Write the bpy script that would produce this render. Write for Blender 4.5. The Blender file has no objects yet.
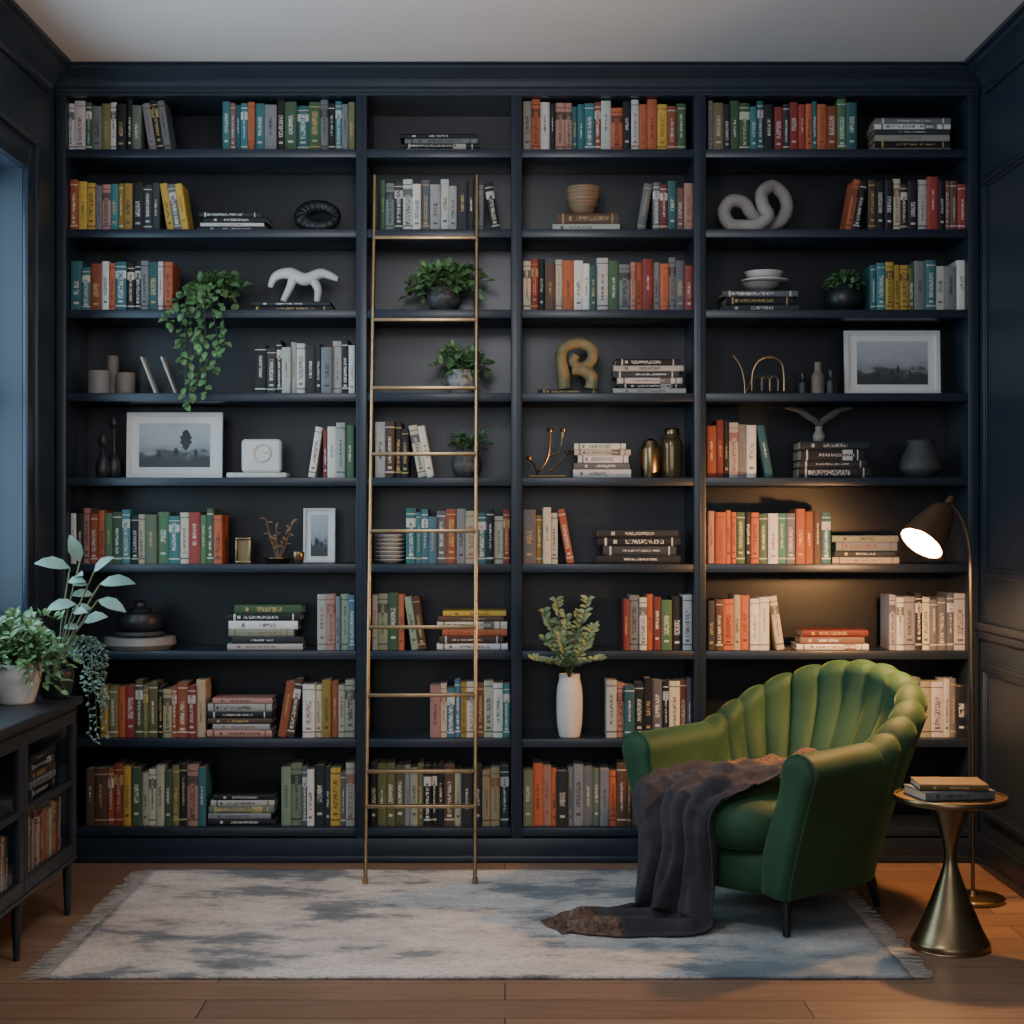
import bpy, bmesh, math, random
from mathutils import Vector, Matrix, noise
R = random.Random(7)
S=.004; CX=505.; CY=520.; CH=1.368; D=6.5
def K(y): return 1+y/D
def X(px,y=0.): return (px-CX)*S*K(y)
def Z(py,y=0.): return CH-(py-CY)*S*K(y)
def P(px,py,y=0.): return Vector((X(px,y),y,Z(py,y)))
B=[149,229,309.5,393,477.5,564,651,739,828]
ZS=[Z(b) for b in B]
TH=.034
scene=bpy.context.scene
COL=scene.collection

# ---------------------------------------------------------------- materials
def lin(h):
    h=h.lstrip('#'); c=[int(h[i:i+2],16)/255 for i in (0,2,4)]
    return tuple((x/12.92 if x<=.04045 else ((x+.055)/1.055)**2.4) for x in c)
MATS={}
def nt(name):
    m=bpy.data.materials.new(name); m.use_nodes=True
    n=m.node_tree; bs=n.nodes['Principled BSDF']
    return m,n,bs
def mat(name,hexc,rough=.5,metal=0.,var=.15,scale=18.,bump=.0,bscale=None,sheen=0.,spec=None,stretch=None,emit=None,es=0.,coat=0.,stint=None):
    if name in MATS: return MATS[name]
    m,n,bs=nt(name); L=n.links; c=lin(hexc)
    tc=n.nodes.new('ShaderNodeTexCoord'); mp=n.nodes.new('ShaderNodeMapping')
    L.new(tc.outputs['Object'],mp.inputs[0])
    if stretch: mp.inputs['Scale'].default_value=stretch
    nz=n.nodes.new('ShaderNodeTexNoise'); nz.inputs['Scale'].default_value=scale; nz.inputs['Detail'].default_value=4
    L.new(mp.outputs[0],nz.inputs[0])
    rp=n.nodes.new('ShaderNodeValToRGB')
    rp.color_ramp.elements[0].position=.3; rp.color_ramp.elements[1].position=.7
    rp.color_ramp.elements[0].color=tuple(x*(1-var) for x in c)+(1,)
    rp.color_ramp.elements[1].color=tuple(min(1,x*(1+var)) for x in c)+(1,)
    L.new(nz.outputs[0],rp.inputs[0]); L.new(rp.outputs[0],bs.inputs['Base Color'])
    bs.inputs['Roughness'].default_value=rough; bs.inputs['Metallic'].default_value=metal
    if spec is not None: bs.inputs['Specular IOR Level'].default_value=spec
    if sheen:
        bs.inputs['Sheen Weight'].default_value=sheen; bs.inputs['Sheen Roughness'].default_value=.35
        bs.inputs['Sheen Tint'].default_value=(lin(stint) if stint else tuple(min(1,x*2.5+.12) for x in c))+(1,)
    if coat: bs.inputs['Coat Weight'].default_value=coat; bs.inputs['Coat Roughness'].default_value=.3
    if bump:
        n2=n.nodes.new('ShaderNodeTexNoise'); n2.inputs['Scale'].default_value=bscale or scale*4; n2.inputs['Detail'].default_value=3
        L.new(mp.outputs[0],n2.inputs[0])
        b=n.nodes.new('ShaderNodeBump'); b.inputs['Strength'].default_value=bump; b.inputs['Distance'].default_value=.004
        L.new(n2.outputs[0],b.inputs['Height']); L.new(b.outputs[0],bs.inputs['Normal'])
    if emit:
        bs.inputs['Emission Color'].default_value=lin(emit)+(1,); bs.inputs['Emission Strength'].default_value=es
    MATS[name]=m; return m

def mth(n,op,a,b=None,c=None):
    x=n.nodes.new('ShaderNodeMath'); x.operation=op
    for i,v in enumerate((a,b,c)):
        if v is None: continue
        if isinstance(v,(int,float)): x.inputs[i].default_value=v
        else: n.links.new(v,x.inputs[i])
    return x.outputs[0]
def mixc(n,f,a,b):
    x=n.nodes.new('ShaderNodeMix'); x.data_type='RGBA'
    if isinstance(f,(int,float)): x.inputs[0].default_value=f
    else: n.links.new(f,x.inputs[0])
    for i,v in ((6,a),(7,b)):
        if isinstance(v,tuple): x.inputs[i].default_value=v if len(v)==4 else v+(1,)
        else: n.links.new(v,x.inputs[i])
    return x.outputs[2]

def book_mat():
    m,n,bs=nt('book_cover'); L=n.links
    def att(nm):
        a=n.nodes.new('ShaderNodeAttribute'); a.attribute_name=nm; return a
    cov=att('cov').outputs['Color']; ink=att('ink').outputs['Color']; par=att('par').outputs['Vector']
    uv=n.nodes.new('ShaderNodeUVMap'); uv.uv_map='UVMap'
    s=n.nodes.new('ShaderNodeSeparateXYZ'); L.new(uv.outputs[0],s.inputs[0]); u,v=s.outputs[0],s.outputs[1]
    p=n.nodes.new('ShaderNodeSeparateXYZ'); L.new(par,p.inputs[0]); sd,style,asp=p.outputs
    on=mth(n,'GREATER_THAN',u,-.5)
    du=mth(n,'ABSOLUTE',mth(n,'SUBTRACT',u,.5))
    cx=n.nodes.new('ShaderNodeCombineXYZ')
    L.new(mth(n,'MULTIPLY',u,3.4),cx.inputs[0]); L.new(mth(n,'MULTIPLY',v,72.),cx.inputs[1]); L.new(mth(n,'MULTIPLY',sd,91.),cx.inputs[2])
    nz=n.nodes.new('ShaderNodeTexNoise'); nz.inputs['Scale'].default_value=1.; nz.inputs['Detail'].default_value=1; L.new(cx.outputs[0],nz.inputs[0])
    fl=mth(n,'GREATER_THAN',nz.outputs[0],.49)
    c=mth(n,'ADD',.42,mth(n,'MULTIPLY',sd,.16)); hw=mth(n,'ADD',.12,mth(n,'MULTIPLY',style,.18))
    inv=mth(n,'LESS_THAN',mth(n,'ABSOLUTE',mth(n,'SUBTRACT',v,c)),hw)
    txt=mth(n,'MULTIPLY',mth(n,'MULTIPLY',fl,inv),mth(n,'LESS_THAN',du,mth(n,'ADD',.10,mth(n,'MULTIPLY',asp,.16))))
    b1=mth(n,'LESS_THAN',mth(n,'ABSOLUTE',mth(n,'SUBTRACT',v,.9)),.010)
    b2=mth(n,'LESS_THAN',mth(n,'ABSOLUTE',mth(n,'SUBTRACT',v,.1)),.014)
    b3=mth(n,'LESS_THAN',mth(n,'ABSOLUTE',mth(n,'SUBTRACT',v,mth(n,'ADD',.14,mth(n,'MULTIPLY',sd,.08)))),.022)
    b3=mth(n,'MULTIPLY',mth(n,'MULTIPLY',b3,mth(n,'LESS_THAN',du,.22)),mth(n,'GREATER_THAN',asp,.4))
    bands=mth(n,'MAXIMUM',mth(n,'MULTIPLY',mth(n,'MAXIMUM',b1,b2),mth(n,'GREATER_THAN',style,.5)),b3)
    lab=mth(n,'MULTIPLY',mth(n,'GREATER_THAN',style,.8),mth(n,'LESS_THAN',mth(n,'ABSOLUTE',mth(n,'SUBTRACT',v,.74)),.08))
    f=mth(n,'MAXIMUM',txt,bands)
    f=mth(n,'ABSOLUTE',mth(n,'SUBTRACT',f,lab))
    f=mth(n,'MULTIPLY',mth(n,'MULTIPLY',f,on),.78)
    tc=n.nodes.new('ShaderNodeTexCoord'); n3=n.nodes.new('ShaderNodeTexNoise'); n3.inputs['Scale'].default_value=60; L.new(tc.outputs['Object'],n3.inputs[0])
    base=mixc(n,mth(n,'MULTIPLY',n3.outputs[0],.3),cov,(.02,.02,.02))
    L.new(mixc(n,f,base,ink),bs.inputs['Base Color']); bs.inputs['Roughness'].default_value=.6
    return m
BOOKM=book_mat()
PAGE=mat('book_pages','#b9ae9a',.9,var=.15,scale=6,stretch=(300,1,1))

def floor_mat():
    m,n,bs=nt('oak_planks'); L=n.links
    tc=n.nodes.new('ShaderNodeTexCoord')
    br=n.nodes.new('ShaderNodeTexBrick'); L.new(tc.outputs['Object'],br.inputs[0])
    br.inputs['Scale'].default_value=1; br.inputs['Brick Width'].default_value=1.7; br.inputs['Row Height'].default_value=.17
    br.inputs['Mortar Size'].default_value=.0025; br.inputs['Mortar Smooth'].default_value=.3
    br.inputs['Color1'].default_value=lin('#a3836b')+(1,); br.inputs['Color2'].default_value=lin('#866a56')+(1,); br.inputs['Mortar'].default_value=lin('#2c1f18')+(1,)
    mp=n.nodes.new('ShaderNodeMapping'); mp.inputs['Scale'].default_value=(1.6,26,1); L.new(tc.outputs['Object'],mp.inputs[0])
    nz=n.nodes.new('ShaderNodeTexNoise'); nz.inputs['Scale'].default_value=2.2; nz.inputs['Detail'].default_value=8; nz.inputs['Distortion'].default_value=.6; L.new(mp.outputs[0],nz.inputs[0])
    f=mth(n,'MULTIPLY',mth(n,'SUBTRACT',nz.outputs[0],.38),1.6)
    L.new(mixc(n,f,br.outputs[0],lin('#634a3a')+(1,)),bs.inputs['Base Color'])
    bs.inputs['Roughness'].default_value=.36
    b=n.nodes.new('ShaderNodeBump'); b.inputs['Strength'].default_value=.25; b.inputs['Distance'].default_value=.003
    L.new(mth(n,'ADD',mth(n,'MULTIPLY',br.outputs['Fac'],-1.),mth(n,'MULTIPLY',nz.outputs[0],.3)),b.inputs['Height']); L.new(b.outputs[0],bs.inputs['Normal'])
    return m
def rug_mat():
    m,n,bs=nt('rug_pile'); L=n.links
    tc=n.nodes.new('ShaderNodeTexCoord'); 
    mp=n.nodes.new('ShaderNodeMapping'); mp.inputs['Scale'].default_value=(.95,1.7,1); mp.inputs['Location'].default_value=(2.2,.9,0); L.new(tc.outputs['Object'],mp.inputs[0])
    n1=n.nodes.new('ShaderNodeTexNoise'); n1.inputs['Scale'].default_value=1.6; n1.inputs['Detail'].default_value=10; n1.inputs['Roughness'].default_value=.68; L.new(mp.outputs[0],n1.inputs[0])
    r=n.nodes.new('ShaderNodeValToRGB'); e=r.color_ramp.elements
    e[0].position=.35; e[0].color=lin('#646a6e')+(1,); e[1].position=.57; e[1].color=lin('#ece1d7')+(1,)
    x=e.new(.435); x.color=lin('#8e9194')+(1,); x=e.new(.475); x.color=lin('#cfc5bc')+(1,)
    L.new(n1.outputs[0],r.inputs[0])
    n2=n.nodes.new('ShaderNodeTexNoise'); n2.inputs['Scale'].default_value=60; n2.inputs['Detail'].default_value=4; 
    mp2=n.nodes.new('ShaderNodeMapping'); mp2.inputs['Scale'].default_value=(1,2.4,1); L.new(tc.outputs['Object'],mp2.inputs[0]); L.new(mp2.outputs[0],n2.inputs[0])
    f=mth(n,'MULTIPLY',mth(n,'GREATER_THAN',n2.outputs[0],.56),.36)
    s=n.nodes.new('ShaderNodeSeparateXYZ'); L.new(tc.outputs['Object'],s.inputs[0])
    n4=n.nodes.new('ShaderNodeTexNoise'); n4.inputs['Scale'].default_value=3; n4.inputs['Detail'].default_value=6; L.new(tc.outputs['Object'],n4.inputs[0])
    bl=mth(n,'MULTIPLY',mth(n,'MULTIPLY_ADD',s.outputs[0],.75,-.10),mth(n,'MULTIPLY_ADD',n4.outputs[0],3.,-.7)); bl.node.use_clamp=True
    c1=mixc(n,bl,r.outputs[0],lin('#6a828f')+(1,))
    L.new(mixc(n,f,c1,lin('#7d7975')+(1,)),bs.inputs['Base Color'])
    bs.inputs['Roughness'].default_value=.95; bs.inputs['Sheen Weight'].default_value=.1
    n3=n.nodes.new('ShaderNodeTexNoise'); n3.inputs['Scale'].default_value=160; L.new(tc.outputs['Object'],n3.inputs[0])
    b=n.nodes.new('ShaderNodeBump'); b.inputs['Strength'].default_value=1.; b.inputs['Distance'].default_value=.008
    L.new(n3.outputs[0],b.inputs['Height']); L.new(b.outputs[0],bs.inputs['Normal'])
    return m
def print_mat():
    m,n,bs=nt('misty_landscape_print'); L=n.links
    tc=n.nodes.new('ShaderNodeTexCoord'); s=n.nodes.new('ShaderNodeSeparateXYZ'); L.new(tc.outputs['Generated'],s.inputs[0])
    nz=n.nodes.new('ShaderNodeTexNoise'); nz.inputs['Scale'].default_value=5; nz.inputs['Detail'].default_value=8; L.new(tc.outputs['Generated'],nz.inputs[0])
    h=mth(n,'ADD',s.outputs[2],mth(n,'MULTIPLY',mth(n,'SUBTRACT',nz.outputs[0],.5),.5))
    r=n.nodes.new('ShaderNodeValToRGB'); e=r.color_ramp.elements
    e[0].position=.18; e[0].color=lin('#3c3e40')+(1,); e[1].position=.95; e[1].color=lin('#b8bbbe')+(1,)
    x=e.new(.30); x.color=lin('#55585a')+(1,); x=e.new(.36); x.color=lin('#8d9194')+(1,); x=e.new(.6); x.color=lin('#a7abae')+(1,)
    L.new(h,r.inputs[0]); L.new(r.outputs[0],bs.inputs['Base Color']); bs.inputs['Roughness'].default_value=.5
    return m
def glass_mat():
    m,n,bs=nt('clear_pane'); L=n.links
    n.nodes.remove(bs); o=n.nodes['Material Output']
    t=n.nodes.new('ShaderNodeBsdfTransparent'); g=n.nodes.new('ShaderNodeBsdfGlossy'); g.inputs['Roughness'].default_value=.05
    t.inputs[0].default_value=(.9,.93,.95,1)
    nz=n.nodes.new('ShaderNodeTexNoise'); nz.inputs['Scale'].default_value=2
    x=n.nodes.new('ShaderNodeMixShader'); L.new(mth(n,'MULTIPLY_ADD',nz.outputs[0],.04,.05),x.inputs[0]); L.new(t.outputs[0],x.inputs[1]); L.new(g.outputs[0],x.inputs[2]); L.new(x.outputs[0],o.inputs[0])
    return m
PAINT=mat('navy_painted_wood','#232d3a',.36,var=.06,scale=3,bump=.04,bscale=40)
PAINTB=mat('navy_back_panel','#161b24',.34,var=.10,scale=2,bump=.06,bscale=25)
WALLM=mat('navy_wall_paint','#25303c',.45,var=.06,scale=2,bump=.05,bscale=60)
CEIL=mat('ceiling_plaster','#e0dedd',.9,var=.03,scale=1.5,bump=.05,bscale=80)
BRASS=mat('brushed_brass','#b39873',.36,1.,var=.12,scale=30)
BRASSD=mat('antique_brass','#8f7b5c',.33,1.,var=.15,scale=14)
BLACKM=mat('black_lacquer','#1b1d20',.4,var=.1)
BLACKC=mat('black_ceramic','#27282b',.4,var=.15,bump=.1,bscale=60)
WHITEC=mat('white_ceramic','#dad5cd',.5,var=.05,bump=.06,bscale=40)
GREYC=mat('grey_stoneware','#8f8a85',.65,var=.15,bump=.1,bscale=60)
TAUPE=mat('taupe_stoneware','#85776b',.6,var=.15,bump=.1,bscale=60)
LEAF=mat('green_leaf','#628754',.45,var=.4,scale=9)
LEAFD=mat('dark_green_leaf','#547a54',.45,var=.4,scale=9)
LEAFS=mat('sage_leaf','#7a9486',.55,var=.25,scale=8)
LEAFE=mat('eucalyptus_leaf','#82936b',.55,var=.35,scale=9)
STEM=mat('plant_stem','#5a6340',.7,var=.2)
SOIL=mat('potting_soil','#2c211a',.95,var=.3,scale=60,bump=.5)
VELVET=mat('green_velvet','#274a31',.66,var=.25,scale=5,bump=.15,bscale=300,sheen=.6,spec=.35,stint='#98a868')
THROW=mat('charcoal_wool','#3d3a3f',.95,var=.25,scale=25,bump=.6,bscale=260,sheen=.15)
THROWB=mat('brown_woven_hem','#6b5244',.95,var=.65,scale=70,bump=.8,bscale=160,sheen=.12)
FRAMEW=mat('white_frame_wood','#dad7d3',.5,var=.04)
MATB=mat('mat_board','#e4e2de',.8,var=.02)
INK=mat('grey_ink','#333639',.6)
GLASS=glass_mat(); PRINT=print_mat(); FLOORM=floor_mat(); RUGM=rug_mat()

# ---------------------------------------------------------------- mesh builder
def cat_rom(pts,n=8,closed=False):
    pts=[Vector(p) for p in pts]; out=[]; N=len(pts)
    rng=N if closed else N-1
    for i in range(rng):
        if closed: a,b,c,d=[pts[(i+j)%N] for j in (-1,0,1,2)]
        else: a=pts[max(i-1,0)];b=pts[i];c=pts[i+1];d=pts[min(i+2,N-1)]
        for k in range(n):
            t=k/n
            out.append(.5*((2*b)+(c-a)*t+(2*a-5*b+4*c-d)*t*t+(3*b-a-3*c+d)*t**3))
    if not closed: out.append(pts[-1])
    return out
class MB:
    def __init__(s): s.v=[];s.f=[];s.m=[]
    def add(s,vs,fs,mi=0):
        o=len(s.v); s.v+= [Vector(v) for v in vs]
        for f in fs: s.f.append([o+i for i in f]); s.m.append(mi)
    def box(s,x0,x1,y0,y1,z0,z1,bev=0.,mi=0,seg=2,M=None):
        bm=bmesh.new(); bmesh.ops.create_cube(bm,size=1)
        for v in bm.verts: v.co=Vector(((x0+x1)/2+v.co.x*(x1-x0),(y0+y1)/2+v.co.y*(y1-y0),(z0+z1)/2+v.co.z*(z1-z0)))
        if bev: bmesh.ops.bevel(bm,geom=bm.edges[:],offset=min(bev,.45*min(abs(x1-x0),abs(y1-y0),abs(z1-z0))),segments=seg,affect='EDGES',profile=.5)
        bm.verts.index_update()
        vs=[v.co.copy() for v in bm.verts]
        if M: vs=[M@v for v in vs]
        s.add(vs,[[v.index for v in f.verts] for f in bm.faces],mi); bm.free()
    def lathe(s,prof,c=(0,0,0),seg=32,mi=0,M=None,rf=None):
        c=Vector(c); vs=[];fs=[]; n=len(prof)
        for r,z in prof:
            r=max(r,.0002)
            for k in range(seg):
                a=2*math.pi*k/seg; rr=r*(rf(a,z) if rf else 1)
                p=Vector((rr*math.cos(a),rr*math.sin(a),z))
                vs.append((M@p if M else p)+c)
        for i in range(n-1):
            for k in range(seg):
                k2=(k+1)%seg; fs.append([i*seg+k,i*seg+k2,(i+1)*seg+k2,(i+1)*seg+k])
        fs.append(list(range(seg))); fs.append([(n-1)*seg+k for k in range(seg)])
        s.add(vs,fs,mi)
    def tube(s,pts,r,seg=8,mi=0,closed=False,flat=1.):
        pts=[Vector(p) for p in pts]; N=len(pts); vs=[];fs=[]
        rr=r if isinstance(r,(list,tuple)) else [r]*N
        up=None
        for i,p in enumerate(pts):
            a=pts[(i-1)%N] if closed else pts[max(i-1,0)]; b=pts[(i+1)%N] if closed else pts[min(i+1,N-1)]
            t=(b-a); t=t.normalized() if t.length>1e-9 else Vector((0,0,1))
            if up is None: up=Vector((0,1,0)) if abs(t.y)<.9 else Vector((1,0,0))
            n1=(up-t*up.dot(t)); n1=n1.normalized() if n1.length>1e-6 else t.orthogonal().normalized()
            up=n1; n2=t.cross(n1)
            R_=rr[min(int(i*len(rr)/N),len(rr)-1)] if len(rr)!=N else rr[i]
            for k in range(seg):
                an=2*math.pi*k/seg; vs.append(p+n1*math.cos(an)*R_*flat+n2*math.sin(an)*R_)
        for i in range(N if closed else N-1):
            j=(i+1)%N
            for k in range(seg):
                k2=(k+1)%seg; fs.append([i*seg+k,i*seg+k2,j*seg+k2,j*seg+k])
        if not closed: fs.append(list(range(seg))); fs.append([(N-1)*seg+k for k in range(seg)])
        s.add(vs,fs,mi)
    def leaf(s,p,d,l,w,mi=0,rnd=R,flat=.25,up=None):
        d=Vector(d).normalized(); up=Vector(up).normalized() if up else Vector((rnd.uniform(-.5,.5),rnd.uniform(-1.3,-.3),1)).normalized()
        sd=d.cross(up)
        if sd.length<.1: sd=d.cross(Vector((1,.3,0)))
        sd.normalize(); nn=sd.cross(d).normalized(); p=Vector(p)
        rows=((0,.06,0),(.25,.8,.04),(.55,1,.03),(.82,.6,-.05),(1,.04,-.16)); vs=[]
        for t,ww,h in rows:
            c=p+d*l*t+nn*h*l
            vs+= [c-sd*w*.5*ww+nn*flat*w*.5*ww, c, c+sd*w*.5*ww+nn*flat*w*.5*ww]
        fs=[]
        for i in range(4):
            for k in range(2): a=i*3+k; fs.append([a,a+1,a+4,a+3])
        s.add(vs,fs,mi)
    def grid(s,rows,mi=0,closed=False,cap=False):
        n=len(rows[0]); vs=[v for r in rows for v in r]; fs=[]
        for i in range(len(rows)-1):
            for k in range(n if closed else n-1):
                k2=(k+1)%n; fs.append([i*n+k,i*n+k2,(i+1)*n+k2,(i+1)*n+k])
        if cap: fs.append(list(range(n))); fs.append([(len(rows)-1)*n+k for k in range(n)])
        s.add(vs,fs,mi)
def meta(o,label=None,cat=None,group=None,kind=None):
    if label: o['label']=label
    if cat: o['category']=cat
    if group: o['group']=group
    if kind: o['kind']=kind
def root(name,loc,label,cat,rot=0.,group=None):
    o=bpy.data.objects.new(name,None); o.empty_display_size=.05; COL.objects.link(o)
    o.location=loc; o.rotation_euler=(0,0,rot); meta(o,label,cat,group); return o
def make(name,mb,mats,parent=None,loc=None,label=None,cat=None,group=None,kind=None,smooth=True,ang=38,recalc=True,local=False,gp=None):
    me=bpy.data.meshes.new(name)
    if gp: off=Vector(gp)
    elif parent and not local: off=parent.location
    elif loc is not None: off=Vector(loc)
    elif local or parent: off=Vector((0,0,0))
    else:
        xs=[v.x for v in mb.v]; ys=[v.y for v in mb.v]
        off=Vector(((min(xs)+max(xs))/2,(min(ys)+max(ys))/2,min(v.z for v in mb.v)))
    me.from_pydata([v-off for v in mb.v],[],mb.f)
    for m in (mats if isinstance(mats,list) else [mats]): me.materials.append(m)
    me.polygons.foreach_set('material_index',mb.m)
    if recalc:
        bm=bmesh.new(); bm.from_mesh(me); bmesh.ops.recalc_face_normals(bm,faces=bm.faces[:]); bm.to_mesh(me); bm.free()
    if smooth:
        me.shade_smooth(); me.set_sharp_from_angle(angle=math.radians(ang))
    me.update()
    o=bpy.data.objects.new(name,me); COL.objects.link(o)
    if parent: o.parent=parent
    else: o.location=off
    meta(o,label,cat,group,kind); return o

# ---------------------------------------------------------------- room
XL,XR=-1.8,1.9; ZC=3.18; YB=.36; YF=-7.4
def struct(name,mb,m,**k): return make(name,mb,m,kind='structure',**k)
mb=MB(); mb.box(XL-.2,XR+.2,YF,YB+.1,-.1,0); struct('floor',mb,FLOORM,loc=(0,0,0),smooth=False)
mb=MB(); mb.box(XL-.2,XR+.2,YF,YB+.1,ZC,ZC+.1); struct('ceiling',mb,CEIL,smooth=False)
mb=MB(); mb.box(XL-.2,XR+.2,YB,YB+.1,0,ZC); struct('wall_back',mb,WALLM,smooth=False)
WY0,WY1,WZ0,WZ1=-1.95,-.44,.98,2.68
mb=MB()
mb.box(XL-.2,XL,YF,WY0,0,ZC); mb.box(XL-.2,XL,WY1,YB,0,ZC); mb.box(XL-.2,XL,WY0,WY1,0,WZ0); mb.box(XL-.2,XL,WY0,WY1,WZ1,ZC)
struct('wall_left',mb,WALLM,smooth=False)
mb=MB(); mb.box(XR,XR+.2,YF,YB,0,ZC); struct('wall_right',mb,WALLM,smooth=False)
mb=MB(); xg=-1.945
for a,b in ((WY0,WY0+.05),(WY1-.05,WY1)): mb.box(xg-.02,xg+.02,a,b,WZ0,WZ1,.004)
for a,b in ((WZ0,WZ0+.05),(WZ1-.05,WZ1),((WZ0+WZ1)/2-.02,(WZ0+WZ1)/2+.02)): mb.box(xg-.019,xg+.019,WY0,WY1,a,b,.004)
mb.box(xg-.003,xg+.003,WY0+.05,WY1-.05,WZ0+.05,WZ1-.05,0,1)
struct('window_1',mb,[PAINT,GLASS],smooth=False)
mb=MB()
for (y0,y1,z0,z1) in ((WY1,WY1+.11,WZ0-.02,WZ1+.12),(WY0-.11,WY0,WZ0-.02,WZ1+.12),(WY0,WY1,WZ1,WZ1+.12)):
    mb.box(XL,XL+.022,y0,y1,z0,z1,.006)
mb.box(XL,XL+.034,WY1+.085,WY1+.11,WZ0-.02,WZ1+.12,.006); mb.box(XL,XL+.034,WY0-.11,WY1+.11,WZ1+.10,WZ1+.13,.006)
mb.box(XL-.1,XL+.05,WY0-.13,WY1+.13,WZ0-.05,WZ0-.02,.008)
struct('trim_1',mb,PAINT)
def crown(px,dirn,y0,y1):
    prof=[(0,ZC-.135),(.012,ZC-.135),(.012,ZC-.115),(.022,ZC-.105),(.03,ZC-.085),(.05,ZC-.055),(.072,ZC-.04),(.072,ZC-.022),(.09,ZC-.016),(.09,ZC-.001),(0,ZC-.001)]
    rows=[]
    for y in (y0,y1): rows.append([Vector((px+dirn*a,y,z)) for a,z in prof])
    m=MB(); m.grid(rows,closed=True,cap=True); return m
struct('trim_2',crown(XL,1,YF,-.1),PAINT,smooth=False); struct('trim_3',crown(XR,-1,YF,-.1),PAINT,smooth=False)
mb=MB()
def panel(y0,y1,z0,z1,x=XR,w=.028,t=.016):
    for a,b,c,d in ((y0,y1,z0,z0+w),(y0,y1,z1-w,z1),(y0,y0+w,z0+w,z1-w),(y1-w,y1,z0+w,z1-w)):
        mb.box(x-t,x,a,b,c,d,.006); 
        mb.box(x-t*.5,x,a-.012,b+.012,c-.012,d+.012,.003)
for i in range(5):
    y1=-.07-i*1.35; panel(y1-1.2,y1,1.14,2.72); panel(y1-1.2,y1,.2,.80)
struct('trim_4',mb,PAINT)
mb=MB(); mb.box(XR-.03,XR,YF,-.0,.93,.965,.008); mb.box(XR-.018,XR,YF,-.0,.895,.93,.006); struct('trim_5',mb,PAINT)
mb=MB(); mb.box(XR-.02,XR,YF,0,0,.12,.005); mb.box(XR-.028,XR,YF,0,0,.03,.006); struct('baseboard_right',mb,PAINT)
mb=MB(); mb.box(XL,XL+.02,YF,0,0,.12,.005); struct('baseboard_left',mb,PAINT)

# ---------------------------------------------------------------- bookcase
BD=.33
bc=root('bookcase',(0,.0,0),'floor-to-ceiling built-in bookcase painted dark navy, filled with books','bookcase')
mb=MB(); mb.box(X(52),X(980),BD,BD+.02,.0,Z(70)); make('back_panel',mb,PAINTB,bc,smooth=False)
divs=[(-1.795,X(66)),(X(356),X(367)),(X(511),X(522)),(X(694),X(706)),(X(968),1.895)]
for a,b in divs:
    mb=MB(); mb.box(a,b,-.004,BD,0,Z(94),.003); 
    if b-a<.05 and a>-1.7 and b<1.8: mb.box((a+b)/2-.004,(a+b)/2+.004,-.007,.0,Z(835),Z(97),.001)
    make('upright',mb,PAINT,bc)
bays=[(X(66),X(356)),(X(367),X(511)),(X(522),X(694)),(X(706),X(968))]
for a,b in bays:
    for z in ZS:
        mb=MB(); mb.box(a-.001,b+.001,.0,BD,z-TH,z,.003); make('shelf',mb,PAINT,bc)
mb=MB()
mb.box(-1.795,1.895,-.006,BD,Z(96),ZC-.002,.003)
prof=[(.0,Z(93)),(.016,Z(93)),(.016,Z(90)),(.024,Z(88)),(.03,Z(84)),(.03,Z(81)),(.05,Z(76)),(.066,Z(72)),(.066,Z(69.5)),(.082,Z(68)),(.082,ZC-.003),(0,ZC-.003)]
mb.grid([[Vector((x,-a,z)) for a,z in prof] for x in (-1.795,1.895)],closed=True,cap=True)
make('cornice',mb,PAINT,bc,smooth=False)
mb=MB(); mb.box(-1.795,1.895,-.012,.03,0,Z(838),.004); mb.box(-1.795,1.895,-.026,-.0,0,.03,.008); make('plinth',mb,PAINT,bc)

# ---------------------------------------------------------------- books
HEX=dict(teal='#418489',green='#587f55',olive='#7c7d4e',orange='#cd6c43',red='#a8403a',cream='#dcd2b8',white='#eae7e0',
 grey='#898c90',dark='#1a1b1f',yellow='#d6ae48',beige='#bfa881',brown='#684937',blue='#4e7a90',pink='#c48f80',sage='#98a88b',char='#35393e')
NM=dict(char='charcoal',dark='black',teal='teal',sage='sage-green',olive='olive-green')
ROWN=['top shelf','second shelf','third shelf','fourth shelf','fifth shelf','sixth shelf','seventh shelf','eighth shelf','lowest shelf']
books=[]
def bk(w,h,d,M,c,label,group,size=None):
    base=lin(HEX[c]); j=R.uniform(.45,1.12); col=tuple(max(0,min(1,x*j*R.uniform(.95,1.05))) for x in base)
    lum=sum(col)/3
    ink=lin(R.choice(['#1d1d1f','#2c2622','#222e33'])) if lum>.2 else lin(R.choice(['#e0d8c5','#d8d4ca','#c7ab6a','#e4e2dc']))
    if lum>.2 and R.random()<.2: ink=lin('#8a4a34')
    books.append(dict(w=w,h=h,d=d,M=M,c=col,ink=ink,label=label,group=group,size=size or w*h,par=(R.random(),R.random(),R.random())))
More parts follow.
